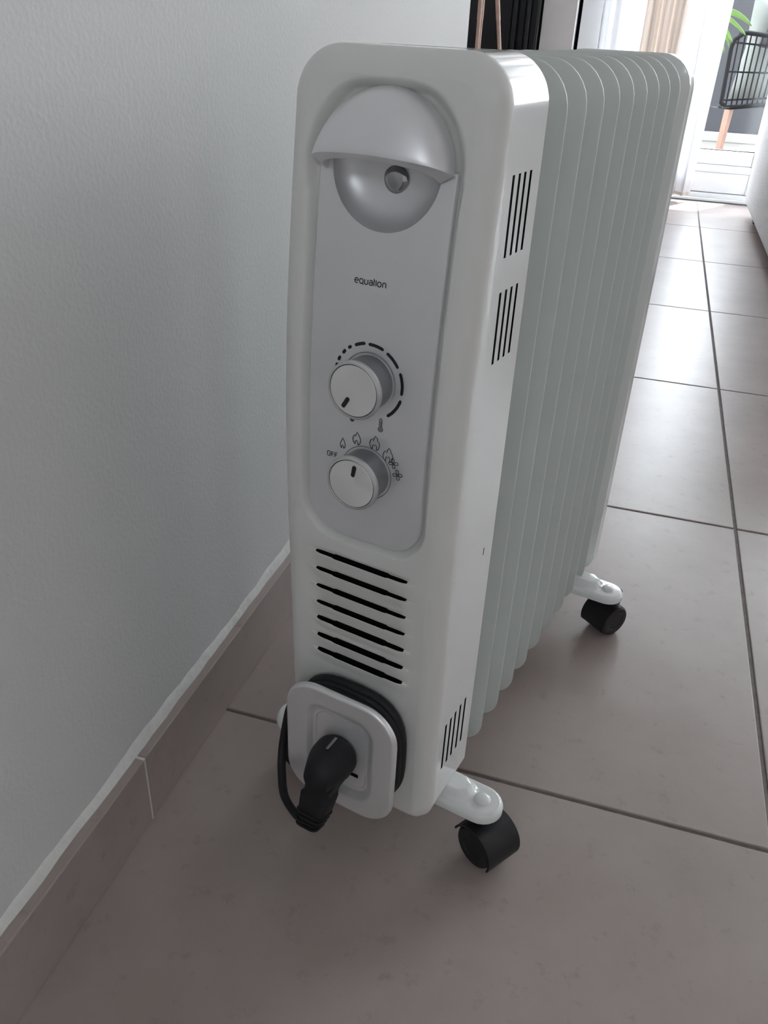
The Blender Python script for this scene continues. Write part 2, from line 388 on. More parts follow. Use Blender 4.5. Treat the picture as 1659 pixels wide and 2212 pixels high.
for tp, bt_ in (((-0.008, 0, 1.05), (0.002, 0.0, 0)), ((0.008, 0, 1.05), (0.175, 0.0, 0)), ((0.0, 0.02, 1.05), (-0.046, 0.24, 0))):
    a = Vector(tp); b = Vector(bt_); mid = a.lerp(b, 0.37)
    q = MB(); q.tube([a, mid], 0.0085, 10); lg = q.build('leg', 'wood', st, 50)
    q = MB(); q.tube([mid, b], 0.0075, 10); q.build('lower_leg', 'wood', lg, 50)
q = MB(); q.tube([(0, 0.005, 1.04), (0, 0.005, 1.09)], 0.026, 14); q.build('head', 'wood', st, 40)

# ------------------------------------------------------------------ outside
struct(boxobj('terrace', (-3.0, 6.0, 3.96, 7.12, -0.15, -0.05), 'terrace'))
struct(boxobj('trim_2', (-3.0, 6.0, 6.92, 7.10, -0.05, 0.0), 'kerb'))
struct(boxobj('wall_terrace', (-3.0, 6.0, 7.12, 7.3, -0.15, 1.02), 'facade'))
ch = tag(empty('wire_chair', (0.97, 4.9, -0.05)), 'black wire lounge chair with a teak leg out on the terrace', 'chair')
TL = Vector((0.600, 4.62, 0.675)); BL = Vector((0.615, 4.64, 0.322)); TR = Vector((1.12, 4.86, 0.635)); BR = Vector((1.08, 4.84, 0.372))
off = Vector((0.97, 4.9, -0.05))
def bil(u, v_): 
    p_ = BL.lerp(BR, u).lerp(TL.lerp(TR, u), v_) - off
    bow = 0.03 * math.sin(math.pi * u); p_ += Vector((0.38, -0.92, 0)) * bow; return p_
cor = [(0.06, 0), (0.94, 0), (1, 0.08), (1, 0.92), (0.94, 1), (0.10, 1), (0.02, 0.90), (0, 0.80), (0, 0.06)]
loop = []
for i, cpt in enumerate(cor):
    nx = cor[(i + 1) % len(cor)]
    for k in range(6): loop.append(bil(cpt[0] + (nx[0] - cpt[0]) * k / 6, cpt[1] + (nx[1] - cpt[1]) * k / 6))
q = MB(); q.tube(loop, 0.011, 8, closed=True); q.build('back_frame', 'wire', ch, 60)
for k in range(1, 19):
    u = k / 19; q = MB(); q.tube([bil(u, 0.01), bil(u, 0.5), bil(u, 0.99)], 0.0042, 6); q.build('wire', 'wire', ch, 60)
for v_ in (0.10, 0.48, 0.86):
    q = MB(); q.tube([bil(i / 10, v_) for i in range(11)], 0.0048, 6); q.build('cross_wire', 'wire', ch, 60)
sd = Vector((-0.03, 0.38, -0.02))
sb = lambda u, v_: BL.lerp(BR, .10 + .82 * u) - off + sd * v_ + Vector((0, 0, -0.005))
q = MB(); q.tube([sb(0, 0), sb(1, 0), sb(1, 1), sb(0, 1)], 0.009, 8, closed=True); q.build('seat_frame', 'wire', ch, 60)
for k in range(1, 8):
    q = MB(); q.tube([sb(k / 8, 0), sb(k / 8, 1)], 0.0042, 6); q.build('wire', 'wire', ch, 60)
for u, v_, du in ((0.02, 0.06, -0.05), (0.92, 0.05, 0.05), (0.13, 0.93, -0.02), (0.92, 0.93, 0.05)):
    a = sb(u, v_); b = Vector((a.x + (0.012 if u < .5 else 0.05), a.y + du, 0.0))
    if u < .5: b = Vector((a.x - 0.012, a.y - 0.02, 0))
    q = MB(); q.tube([a, b], [0.021, 0.013], 4); q.build('leg', 'teak', ch, 30)
def pillow(name, m_, loc, rot, sx, sy, sz, label):
    q = MB(); n = 16; rows = []
    for sgn in (1, -1):
        rows = []
        for i in range(n + 1):
            row = []
            for j in range(n + 1):
                u = -1 + 2 * i / n; w_ = -1 + 2 * j / n
                h = max(0, (1 - u ** 4) * (1 - w_ ** 4)) ** 0.5
                k = 1 - 0.10 * (1 - abs(u)) * abs(w_) - 0.10 * (1 - abs(w_)) * abs(u)
                row.append((u * sx * k, sgn * sy * h, w_ * sz * k))
            rows.append(row)
        q.rings(rows, closed=False)
    o = q.build(name, m_, None, 60); o.location = loc; o.rotation_euler = rot
    return tag(o, label, 'cushion')
pillow('cushion', 'pillow', (0.875, 5.000, 0.600), (R(6), 0, R(22)), 0.22, 0.06, 0.26, 'large white cushion leaning inside the wire chair')
pillow('cushion', 'pillow2', (0.915, 4.865, 0.725), (R(6), R(12), R(22)), 0.15, 0.035, 0.15, 'small plum cushion in front of the large white cushion')
pl = tag(empty('potted_plant', (0.34, 4.28, -0.05)), 'strap-leaved green plant in a pot behind the curtain', 'plant')
q = MB(); q.rings([[(math.cos(2 * math.pi * k / 20) * r_, math.sin(2 * math.pi * k / 20) * r_, z) for k in range(20)] for r_, z in ((0.10, 0), (0.14, 0.28), (0.13, 0.28), (0.125, 0.25))], True, True, True)
q.build('pot', 'pot', pl, 40)
def leaf(p0, p1, p2, wd):
    q = MB(); a, b, c_ = Vector(p0), Vector(p1), Vector(p2); L1, L2, C = [], [], []
    n = 10
    for i in range(n + 1):
        t = i / n; p_ = (1 - t) ** 2 * a + 2 * t * (1 - t) * b + t * t * c_
        d_ = ((b - a) * (1 - t) + (c_ - b) * t).normalized(); sd_ = d_.cross(Vector((0.25, -1, 0.1))).normalized()
        w_ = wd * (math.sin(math.pi * min(1, 0.12 + 0.88 * t)) ** 0.7) + 0.001
        L1.append(p_ + sd_ * w_); C.append(p_ + Vector((0, 0.004, 0))); L2.append(p_ - sd_ * w_)
    q.rings([L1, C, L2], closed=False); o = q.build('leaf', 'leaf', pl, 60, fixn=False)
    md = o.modifiers.new('thickness', 'SOLIDIFY'); md.thickness = 0.0012
q = MB(); q.tube([(0, 0, 0.22), (0.08, 0.04, 0.5), (0.13, 0.08, 0.80)], [0.014, 0.011, 0.010], 8); q.build('stem', 'teak', pl, 60)
for tx, tz, rise, wd in ((0.675, 0.700, .05, .012), (0.655, 0.660, .03, .008), (0.600, 0.625, .01, .011), (0.590, 0.600, .04, .006), (0.572, 0.575, .02, .009), (0.30, 0.66, .08, .011), (0.34, 0.60, .05, .010), (0.42, 0.98, .06, .011), (0.56, 0.96, .08, .011), (0.50, 1.02, .05, .011), (0.33, 0.85, .10, .011)):
    a = Vector((0.13, 0.08, 0.80)); t_ = Vector((0.326 + (tx - 0.326) * .955 - 0.34, 0.08, 0.6366 + (tz - 0.6366) * .955 + 0.05))
    leaf(a, (a + t_) / 2 + Vector((0, 0, rise)), t_, wd)

# ================================================================== the heater
HY = R(12.85)
H = tag(empty('oil_radiator', (0.2702 - 0.067 * math.cos(HY), -0.0121 + 0.067 * math.sin(HY), 0), -HY), 'white oil-filled radiator heater on casters beside the wall', 'heater')
ZS = [.03, .098, .168, .286, .36, .40, .45, .49, .5237, .5676, .6, .626]
VS = [-.098, -.1005, -.1022, -.1058, -.1078, -.1078, -.1060, -.1030, -.0995, -.0945, -.0905, -.087]
RND = 0.014
_vfc = {}
def vraw(z): return interp(z, ZS, VS) - RND
def vf(z):
    k = round(z, 5)
    if k not in _vfc: _vfc[k] = sum(vraw(z + d_) for d_ in (-.036, -.024, -.012, 0, .012, .024, .036)) / 7
    return _vfc[k]
HALF, ZB, ZT, RT, RB, VB = .068, .053, .626, .028, .018, -.038
PC, PHW, PZB, PZT, PRB = 0.0005, .0442, .3215, .5625, .024      # control panel
HC, HR = -0.0012, .0448                                          # hood
def sd_panel(x, z):
    cx = x - PC; zc = (PZB + PZT) / 2; hz = (PZT - PZB) / 2
    r_ = PRB if z < zc else 0.002
    qx = abs(cx) - (PHW - r_); qz = abs(z - zc) - (hz - r_)
    db = math.hypot(max(qx, 0), max(qz, 0)) + min(max(qx, qz), 0) - r_
    dc = math.hypot(x - HC, z - PZT) - HR
    return min(db, dc)
SLOTZ = [.3015, .2860, .2700, .2545, .2387, .2216, .2065]
SX0, SX1 = -.0372, .0392
def disp(x, z):
    dl = 0.0
    if z > .30:
        d_ = sd_panel(x, z)
        if d_ < .02:
            w_ = .0046 + .0034 * sstep((z - .54) / .05)
            dl += .0070 * (1 - sstep((d_ - .0015) / w_)) * (1 - sstep((z - .6035) / .0085))
        if math.hypot(x - PC, z - .5640) < .0372: dl = .0215
    if .185 < z < .325:
        fx = sstep((x - SX0 + .008) / .014) * sstep((SX1 + .008 - x) / .014)
        if fx > 0:
            for zi in SLOTZ:
                t = zi - z
                if 0 <= t < .0125: dl -= fx * .0031 * (1 - sstep(t / .0125))
                elif -.004 < t < 0: dl += fx * .0014 * (1 - sstep(-t / .004))
    return dl
def make_cover():
    req = sorted({RB + ZB, ZT - RT, .106, .1555, .4555, .5006, .521, .5665, .2985, .3050} | {z + d_ for z in SLOTZ for d_ in (-.0008, .0008)})
    rows = []                                   # (kind, data)
    for a in (-90, -60, -30): rows.append(('b', R(a)))
    for a, b in zip(req[:-1], req[1:]):
        n = max(1, math.ceil((b - a) / .0016))
        for k in range(n): rows.append(('s', a + (b - a) * k / n))
    rows.append(('s', ZT - RT))
    for a in range(5, 91, 5): rows.append(('t', R(a)))
    def P(row, d_):
        k, a = row
        if k == 's': return HALF - d_, a
        if k == 'b': return HALF - RB + (RB - d_) * math.cos(a), ZB + RB + (RB - d_) * math.sin(a)
        return HALF - RT + (RT - d_) * math.cos(a), ZT - RT + (RT - d_) * math.sin(a)
    h0 = HALF - RND
    xc = [-h0 + 2 * h0 * i / 108 for i in range(109)]
    for e in (SX0, SX1, -.022, .022):
        i = min(range(109), key=lambda i_: abs(xc[i_] - e)); xc[i] = e
    V = []; F = []; MI = []
    nr, nc = len(rows), len(xc)
    slotrow = {}
    for i, row in enumerate(rows):
        if row[0] == 's':
            for s_, zi in enumerate(SLOTZ):
                if abs(row[1] - (zi - .0008)) < 1e-6: slotrow[i] = s_
    hi = {i + 1 for i in slotrow}
    for i, row in enumerate(rows):
        h, z = P(row, RND)
        for j in range(nc):
            x = xc[j] / h0 * h
            zz = z
            if i in slotrow or i in hi:
                k = sstep((.0235 - abs(x - .001)) / .002) * .0008 + (0 if SX0 <= x <= SX1 else -.0003)
                zz += -k if i in slotrow else k
            ds = disp(x, zz)
            if i in hi: ds = disp(x, z + .0001) 
            V.append((x, vf(zz) + ds, zz))
    idx = lambda i, j: i * nc + j
    for i in range(nr - 1):
        hole = i in slotrow
        for j in range(nc - 1):
            if hole and SX0 - 1e-6 <= xc[j] and xc[j + 1] <= SX1 + 1e-6: continue
            F.append((idx(i, j), idx(i, j + 1), idx(i + 1, j + 1), idx(i + 1, j))); MI.append(0)
        if hole:
            js = [j for j in range(nc) if SX0 - 1e-6 <= xc[j] <= SX1 + 1e-6]
            lp = [idx(i, j) for j in js] + [idx(i + 1, j) for j in reversed(js)]
            b = len(V)
            for q_ in lp: V.append((V[q_][0], V[q_][1] + .0010, V[q_][2]))
            n = len(lp)
            for k in range(n): F.append((lp[k], lp[(k + 1) % n], b + (k + 1) % n, b + k)); MI.append(0)
    # boundary ring
    ring = [(('B', 0), j) for j in range(nc)] + [(('R', i), 0) for i in range(1, nr)] + [(('T', 0), j) for j in reversed(range(nc - 1))] + [(('L', i), 0) for i in reversed(range(1, nr - 1))]
    def rp_(el, d_):
        (k, i), j = el
        if k == 'B': h, z = P(rows[0], d_); return xc[j] / h0 * h, z
        if k == 'T': h, z = P(rows[-1], d_); return xc[j] / h0 * h, z
        h, z = P(rows[i], d_)
        return (h if k == 'R' else -h), z
    def gi(el):
        (k, i), j = el
        if k == 'B': return idx(0, j)
        if k == 'T': return idx(nr - 1, j)
        return idx(i, nc - 1) if k == 'R' else idx(i, 0)
    prev = [gi(e) for e in ring]
    nring = len(ring)
    for k in range(1, 8):
        ph = k / 7 * math.pi / 2
        b = len(V)
        for e in ring:
            x, z = rp_(e, RND * (1 - math.sin(ph))); V.append((x, vf(z) + RND * (1 - math.cos(ph)) + (disp(x, z) * (1 - math.sin(ph)) if z > .58 else 0), z))
        cur = list(range(b, b + nring))
        for a in range(nring):
            c_ = (a + 1) % nring; F.append((prev[a], prev[c_], cur[c_], cur[a])); MI.append(0)
        prev = cur
    top = [(v_, .521, .5665) for v_ in (-.080, -.071, -.0625, -.0535)] + [(v_, .4555, .5006) for v_ in (-.080, -.071, -.0625, -.0535)]
    low = [(v_, .106, .1555) for v_ in (-.0905, -.0815, -.073, -.0635, -.054)]
    SL = top + low; hw = .0017
    edges = sorted({round(v_ + s_ * hw, 6) for v_, _, _ in SL for s_ in (-1, 1)} | {-.0552, -.0537, VB, -.0465, -.060, -.052})
    first = prev; colz = [rp_(e, 0) for e in ring]
    pv = [vf(z) + RND for x, z in colz]
    for k, vc in enumerate(edges):
        b = len(V); nv = []
        for a, e in enumerate(ring):
            x, z = colz[a]; v_ = max(vc, vf(z) + RND + .0002 * (k + 1)) if k < len(edges) - 1 else vc
            V.append((x, v_, z)); nv.append(v_)
        cur = list(range(b, b + nring))
        for a in range(nring):
            c_ = (a + 1) % nring
            xm = (colz[a][0] + colz[c_][0]) / 2; zm = (colz[a][1] + colz[c_][1]) / 2; vm = (pv[a] + nv[a]) / 2
            cut = False
            if abs(abs(xm) - HALF) < 1e-5:
                for v0, z0, z1 in SL:
                    if abs(vm - v0) < hw and z0 < zm < z1: cut = True
                if -.0552 < vm < -.0537 and .2985 < zm < .3050 and xm > 0: cut = True
            elif zm > ZT - 1e-4 and -.060 < vm < -.052 and -.030 < xm < .034: cut = True
            if cut: continue
            F.append((prev[a], prev[c_], cur[c_], cur[a])); MI.append(1)
        prev = cur; pv = nv
    # rear lip turned inward
    b = len(V)
    for x, z in colz: V.append((x * .965, VB, ZB + (z - ZB) * .985 + .004))
    for a in range(nring):
        c_ = (a + 1) % nring; F.append((prev[a], prev[c_], b + c_, b + a)); MI.append(1)
    me = bpy.data.meshes.new('front_cover'); me.from_pydata(V, [], F); me.polygons.foreach_set('material_index', MI); me.update()
    o = link('front_cover', me, ['cover', 'gloss'], H, 40)
    o['label'] = 'satin white plastic front cover with louvres and side vents'
make_cover()
q = MB(); q.rings([[(x, v_, z) for v_, z in ((-.042, .080), (-.0925, .080), (-.0925, .512), (-.0835, .520), (-.0835, .597), (-.042, .597))] for x in (-.0655, .0655)], cap0=True, cap1=True); q.build('inner_shade_box', 'void', H)  # black box added in the hollow cover, painting the shade behind the vents
# black block added behind the front louvres, painting the shade in their slots
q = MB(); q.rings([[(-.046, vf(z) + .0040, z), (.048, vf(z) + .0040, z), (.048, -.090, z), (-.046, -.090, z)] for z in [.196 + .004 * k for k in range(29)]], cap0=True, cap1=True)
q.build('louvre_shade_block', 'void', H)
q = MB(); q.rings([[(x, v_, z) for x, z in [(a * .96, .055 + (b - .053) * .99) for a, b in [(sx * (HALF - .001), zz) for sx, zz in ((1, ZB + .02), (1, ZT - .03), (.62, ZT - .001), (-.62, ZT - .001), (-1, ZT - .03), (-1, ZB + .02), (-.75, ZB + .001), (.75, ZB + .001))]]] for v_ in (-.0405, -.0385)], cap0=True, cap1=True)
q.build('cover_back_bounce', 'fin', H)  # white plate added behind the cover to bounce light into the first gap

# --- control panel plate
PV = .0032
def make_panel():
    BR_, BCZ = .0358, .5665
    xs = []
    for k in range(5): xs.append(-PHW + (PHW - BR_ - .0003) * k / 4)
    N = 48
    for k in range(N + 1): xs.append(-BR_ * math.cos(math.pi * k / N))
    for k in range(5): xs.append(PHW - (PHW - BR_ - .0003) * (4 - k) / 4)
    def zbot(x):
        e = abs(x) - (PHW - PRB)
        base = PZB + .0
        if e <= 0: return base
        return base + PRB - math.sqrt(max(0, PRB ** 2 - e ** 2))
    def ztop(x):
        if abs(x) >= BR_: return .5665
        return BCZ - math.sqrt(BR_ ** 2 - x ** 2)
    # refine columns near the bottom corners
    ex = [s_ * (PHW - PRB + PRB * math.sin(R(a))) for s_ in (-1, 1) for a in (15, 30, 45, 55, 65, 72, 79, 84, 87)]
    xs = sorted(set(round(x, 6) for x in xs + ex)); nr = 90
    V = []; F = []
    for x in xs:
        a, b = zbot(x), ztop(x)
        for k in range(nr + 1):
            z = a + (b - a) * k / nr; V.append((x + PC, vf(z) + PV, z))
    n = nr + 1
    for i in range(len(xs) - 1):
        for k in range(nr): F.append((i * n + k, (i + 1) * n + k, (i + 1) * n + k + 1, i * n + k + 1))
    lp = [i * n for i in range(len(xs))] + [(len(xs) - 1) * n + k for k in range(1, n)] + [i * n + nr for i in reversed(range(len(xs) - 1))] + [k for k in reversed(range(1, nr))]
    pts = [Vector((V[i][0], V[i][2])) for i in lp]; m_ = len(lp)
    nor = []
    for k in range(m_):
        t = pts[(k + 1) % m_] - pts[k - 1]; nn = Vector((t.y, -t.x)); nor.append(nn.normalized() if nn.length > 0 else Vector((0, 0)))
    prev = lp
    for d_, dv in ((.0007, .0005), (.0010, .0012), (.0010, .0036)):
        b = len(V)
        for k in range(m_):
            x, z = pts[k] + nor[k] * (d_ if not (abs(pts[k].x - PC) < BR_ + .0004 and pts[k].y > .45) else 0); V.append((x, vf(pts[k].y) + PV + dv, z))
        cur = list(range(b, b + m_))
        for k in range(m_): c_ = (k + 1) % m_; F.append((prev[k], prev[c_], cur[c_], cur[k]))
        prev = cur
    me = bpy.data.meshes.new('control_panel'); me.from_pydata(V, [], F); me.update()
    o = link('control_panel', me, 'silver', H, 35); o['label'] = 'silver control panel with two dials'
    # bowl
    q = MB(); rings = []; nb = 72
    for s_ in range(15):
        f = math.cos(math.pi / 2 * s_ / 14) if s_ < 14 else 0.0
        dep = .0150 * math.sqrt(max(0, 1 - f ** 2.6))
        rings.append([(PC + BR_ * f * math.cos(2 * math.pi * k / nb), vf(BCZ + BR_ * f * math.sin(2 * math.pi * k / nb)) + PV + .0001 + dep, BCZ + BR_ * f * math.sin(2 * math.pi * k / nb)) for k in range(nb)])
    q.rings(rings); ob = q.build('bowl_recess', 'silver', o, 60)
    # small round glossy window in the bowl
    q = MB(); er = .0078; ez = .5580; ex_ = .0003; nb = 32
    ve = vf(ez) + PV + .0142
    q.rings([[(ex_ + r_ * math.cos(2 * math.pi * k / nb), ve + dv, ez + r_ * math.sin(2 * math.pi * k / nb)) for k in range(nb)] for r_, dv in ((er, 0), (er, -.0012), (er * .96, -.0016), (er * .6, -.0026), (er * .2, -.0030), (.0001, -.0030))])
    q.build('indicator_lens', 'chrome', o, 40)
    return o
PAN = make_panel()
# --- hood over the bowl
def make_hood():
    q = MB(); NT, NP = 48, 14; zc = PZT
    def row(f, z0, lift, prot, back):
        rows = []
        for i in range(NT + 1):
            th = math.pi * i / NT; ct, st_ = math.cos(th), math.sin(th)
            col = []
            se = max(0.0, st_) ** 0.75
            for k in range(NP + 1):
                ph = math.pi / 2 * k / NP
                x = HC + HR * f * ct
                zr = z0 + lift * se; zb_ = max(zr, zc + HR * f * st_)
                pr = prot * se
                z = zr + (zb_ - zr) * math.sin(ph)
                v_ = vf(z) + back - .0030 * (1 - k / NP) ** 2 - pr * math.cos(ph) ** 0.85
                col.append((x, v_, z))
            rows.append(col)
        return rows
    outer = row(1.0, zc + .0035, .0085, .0215, .0045); inner = row(.83, zc - .0010, .0098, .0185, .0045)
    q.rings(outer, closed=False)
    q.rings(inner, closed=False)
    mid = [(a[0] * .97 + b[0] * .03, a[1] * .9 + b[1] * .1 - .0002, a[2] * .9 + b[2] * .1) for a, b in ((o_[0], i_[0]) for o_, i_ in zip(outer, inner))]
    q.rings([[r_[0] for r_ in outer], mid, [r_[0] for r_ in inner]], closed=False)
    q.build('hood', 'silver', H, 32)['label'] = 'half-dome silver hood above the bowl'
make_hood()

# --- printed marks on the panel
def pv_(z): return vf(z) + PV - .00015
def ribbon(q, pts, wd, closed=False):
    P = [Vector((p_[0], p_[1])) for p_ in pts]; n = len(P); A, B = [], []
    for i in range(n):
        a = P[i - 1] if (i > 0 or closed) else P[i]; b = P[(i + 1) % n] if (i < n - 1 or closed) else P[i]
        t = (b - a); t = t.normalized() if t.length > 0 else Vector((1, 0)); nn = Vector((-t.y, t.x))
        k1 = P[i] + nn * wd / 2; k2 = P[i] - nn * wd / 2
        A.append((k1.x, pv_(k1.y), k1.y)); B.append((k2.x, pv_(k2.y), k2.y))
    if closed: A.append(A[0]); B.append(B[0])
    q.rings([A, B], closed=False)
def arcpts(cx, cz, rx, rz, a0, a1, n=14):   # angles clockwise from up
    return [(cx + rx * math.sin(R(a0 + (a1 - a0) * k / n)), cz + rz * math.cos(R(a0 + (a1 - a0) * k / n))) for k in range(n + 1)]
K1, K2 = (0.0008, .4402), (0.0020, .3760)
for a0, a1, rr in ((-80, -73, .0252), (-69, -61, .0252), (-55, -47, .0250), (-42, -35, .0248), (-29, -10, .0244), (-5, 22, .0240), (28, 57, .0238), (64, 99, .0240), (106, 144, .0246)):
    q = MB(); wd = .0021; ps = arcpts(*K1, rr, rr, a0 + 1.6, a1 - 1.6, 12); A = []; B = []
    nps = len(ps)
    ext = arcpts(*K1, rr, rr, a0, a1, 16); rows = [[], []]
    for k, p_ in enumerate(ext):
        t = k / 16; L_ = (a1 - a0) * math.pi / 180 * rr; s_ = min(t, 1 - t) * L_
        hw = wd / 2 * (1 if s_ > wd / 2 else math.sqrt(max(.12, 1 - (1 - s_ / (wd / 2)) ** 2)))
        dx, dz = (p_[0] - K1[0]) / rr, (p_[1] - K1[1]) / rr
        for m_, sg in ((0, 1), (1, -1)):
            x, z = p_[0] + dx * hw * sg, p_[1] + dz * hw * sg; rows[m_].append((x, pv_(z), z))
    q.rings(rows, closed=False); q.build('dial_mark', 'black', PAN, None, fixn=False)
LW = .00058
# brand lettering, drawn with single strokes
def letters(name, specs, ox, oz, s_, wd):
    q = MB()
    for dx, strokes in specs:
        for st_ in strokes: ribbon(q, [(ox + (dx + a) * s_, oz + b * s_) for a, b in st_], wd * s_)
    q.build(name, 'black', PAN, None, fixn=False)
def ell(cx, cy, rx, ry, a0, a1, n=16): return arcpts(cx, cy, rx, ry, a0, a1, n)
e_ = [[(-.42, .02), (.42, .02)] , ell(0, 0, .45, .5, 90, -215)]
o_ = [ell(0, 0, .45, .5, 0, 360)]
q__ = [ell(0, 0, .45, .5, 0, 360), [(.30, -.25), (.52, -.72)]]
u_ = [[(-.4, .5), (-.4, -.1)] + ell(0, -.1, .4, .4, -90, -270, 10)[1:] + [(.4, .5)]]
a_ = [ell(0, -.22, .40, .28, 0, 360), [(-.32, .42)] + ell(0, .1, .4, .4, -20, 90, 8) + [(.4, -.5)]]
t_ = [[(0, .95), (0, -.5)], [(0, .5), (.22, .5)]]
i_ = [[(0, .75), (0, -.5)]]
n_ = [[(-.4, -.5), (-.4, .1)] + ell(0, .1, .4, .4, -90, 90, 10)[1:] + [(.4, -.5)]]
letters('lettering', [(0, e_), (1.18, q__), (2.36, u_), (3.50, a_), (4.25, t_), (4.75, i_), (5.55, o_), (6.75, n_)], -.0130, .5013, .00288, .215)
F_ = [[(-.3, -.6), (-.3, .6), (.35, .6)], [(-.3, .05), (.2, .05)]]
O_ = [[(-.22, .6), (.22, .6), (.36, .46), (.36, -.46), (.22, -.6), (-.22, -.6), (-.36, -.46), (-.36, .46), (-.22, .6)]]
letters('lettering', [(0, O_), (1.05, F_), (1.98, F_)], -.0280, .3822, .0029, .19)
def icon(name, cx, cz, sc, strokes, wd=LW):
    q = MB()
    for st_ in strokes: ribbon(q, [(cx + a * sc, cz + b * sc) for a, b in st_], wd)
    q.build(name, 'black', PAN, None, fixn=False)
fl1 = [[(-.15, -.95), (-.42, -.75), (-.5, -.3), (-.35, .2), (-.1, .7), (0, 1.0), (.15, .65), (.4, .15), (.5, -.3), (.42, -.75), (.15, -.95)], [(-.15, -.95), (-.2, -.65), (0, -.3), (.2, -.65), (.15, -.95)]]
fl2 = [[(-.25, -.95), (-.55, -.7), (-.68, -.2), (-.55, .25), (-.35, .5), (-.3, .25), (-.1, .6), (-.02, 1.0), (.3, .6), (.58, .1), (.66, -.35), (.5, -.8), (.2, -1.0)], [(-.25, -.95), (-.28, -.6), (0, -.3), (.18, -.55), (.2, -1.0)]]
fl3 = [[(-.3, -.95), (-.65, -.7), (-.78, -.2), (-.6, .3), (-.35, .55), (-.25, .2), (-.1, .65), (.08, 1.0), (.35, .7), (.45, .3), (.62, .2), (.72, -.25), (.6, -.8), (.25, -1.0)], [(-.3, -.95), (-.35, -.6), (-.2, -.25), (-.05, -.5), (.12, -.2), (.32, -.55), (.25, -1.0)]]
icon('flame_icon', -.0170, .3928, .0040, fl1); icon('flame_icon', -.0062, .3992, .0046, fl2)
icon('flame_icon', .0076, .3996, .0050, fl3); icon('flame_icon', .0180, .3938, .0050, fl3)
fan = []
for k in range(4):
    a = R(90 * k + 10); pet = []
    for t in range(13):
        th = 2 * math.pi * t / 12; px = .52 + .42 * -math.cos(th); pz = .34 * math.sin(th) * (0.35 + 0.75 * (px))
        pet.append((px * math.cos(a) - pz * math.sin(a), px * math.sin(a) + pz * math.cos(a)))
    fan.append(pet)
icon('fan_icon', .0222, .3887, .0038, fan, .00050); icon('fan_icon', .0258, .3812, .0038, fan, .00050)
th_ = [[(-.22, -.45), (-.22, .9), (-.1, 1.05), (.1, 1.05), (.22, .9), (.22, -.45)] + ell(0, -.75, .42, .38, 32, 328, 16), ell(0, -.75, .2, .18, 0, 360, 10), [(0, -.57), (0, .7)]]
icon('thermometer_icon', .0112, .4133, .0041, th_, .00050); icon('thermometer_icon', -.0104, .4140, .0032, th_, .00050)

# --- knobs
def lathe(q, cx, cz, prof, n=48, mi=0):
    q.rings([[(cx + r_ * math.cos(2 * math.pi * k / n), v_, cz + r_ * math.sin(2 * math.pi * k / n)) for k in range(n)] for r_, v_ in prof], mi=mi)
for (kx, kz), ang in ((K1, 211), (K2, 10)):
    v0 = vf(kz) + PV
    kn = empty('knob'); kn.parent = H
    q = MB(); lathe(q, kx, kz, [(.0193, v0 + .0005), (.0193, v0 - .0002), (.0188, v0 - .0004), (.0186, v0 + .0012), (.0172, v0 + .0012)]); q.build('collar', 'knob', kn, 40)
    q = MB(); lathe(q, kx, kz, [(.0171, v0 + .002), (.0172, v0 - .004), (.0180, v0 - .0162), (.0183, v0 - .0165)]); q.build('grip', 'knob', kn, 40)
    q = MB(); lathe(q, kx, kz, [(.0182, v0 - .0158), (.0190, v0 - .0162), (.0191, v0 - .0185), (.0185, v0 - .0194), (.0174, v0 - .0198), (.0171, v0 - .0193)]); q.build('rim', 'knobrim', kn, 35)
    q = MB(); lathe(q, 0, 0, [(.01670, .0006), (.01670, 0), (.0165, -.0002), (.012, -.0002), (.006, -.0002), (.00002, -.0002)])
    f_ = q.build('cap', 'brushed', kn, 35); f_.location = (kx, v0 - .0193, kz)
    q = MB(); lathe(q, kx, kz, [(.0172, v0 - .0192), (.0160, v0 - .0192)]); q.build('groove', 'black', kn)
    a = R(ang); dx, dz = math.sin(a), math.cos(a)
    ctr = (kx + dx * .0100, kz + dz * .0100); L_ = .0042; rw = .00145; pts = []
    for k in range(24):
        t = 2 * math.pi * k / 24; c_, s_ = math.cos(t), math.sin(t); lx = rw * c_; ly = rw * s_ + (L_ - rw) * (1 if s_ >= 0 else -1)
        pts.append((ctr[0] + lx * dz + ly * dx, ctr[1] - lx * dx + ly * dz))
    q = MB(); vv = v0 - .0197
    q.rings([[(x, vv + .0004, z) for x, z in pts], [(x, vv - .0001, z) for x, z in pts]], cap1=True); q.build('pointer', 'black', kn, 30)

# --- fins
def rr_out(half, zb, zt, rt, rb, d_, n=8):
    out = []
    for cx, cz, r_, a0 in ((half - rb, zb + rb, rb, -90), (half - rt, zt - rt, rt, 0), (-half + rt, zt - rt, rt, 90), (-half + rb, zb + rb, rb, 180)):
        for k in range(n + 1):
            a = R(a0 + 90 * k / n); out.append((cx + (r_ - d_) * math.cos(a), cz + (r_ - d_) * math.sin(a)))
    return out
def fin_mesh():
    q = MB(); ins = [(.0400, -.0158), (.030, -.0150), (.022, -.0105), (.0165, -.0020), (.0140, -.0009), (.0008, -.0008), (0, -.0003)]
    prof = ins + [(d_, -v_) for d_, v_ in reversed(ins)]
    def ring(d_, v_):
        dd = d_
        half, zb, zt = .067, .052, .6225
        rt, rb = max(.004, .030 - dd), max(.004, .026 - dd)
        return [(x, v_, z) for x, z in rr_out(half - dd, zb + dd, zt - dd, rt, rb, 0)]
    q.rings([ring(d_, v_) for d_, v_ in prof], cap0=True, cap1=True)
    return q.mesh('fin')
fm = fin_mesh()
fm.polygons.foreach_set('use_smooth', [True] * len(fm.polygons)); fm.set_sharp_from_angle(angle=R(50)); fm.materials.append(M['fin'])
SP = .0378
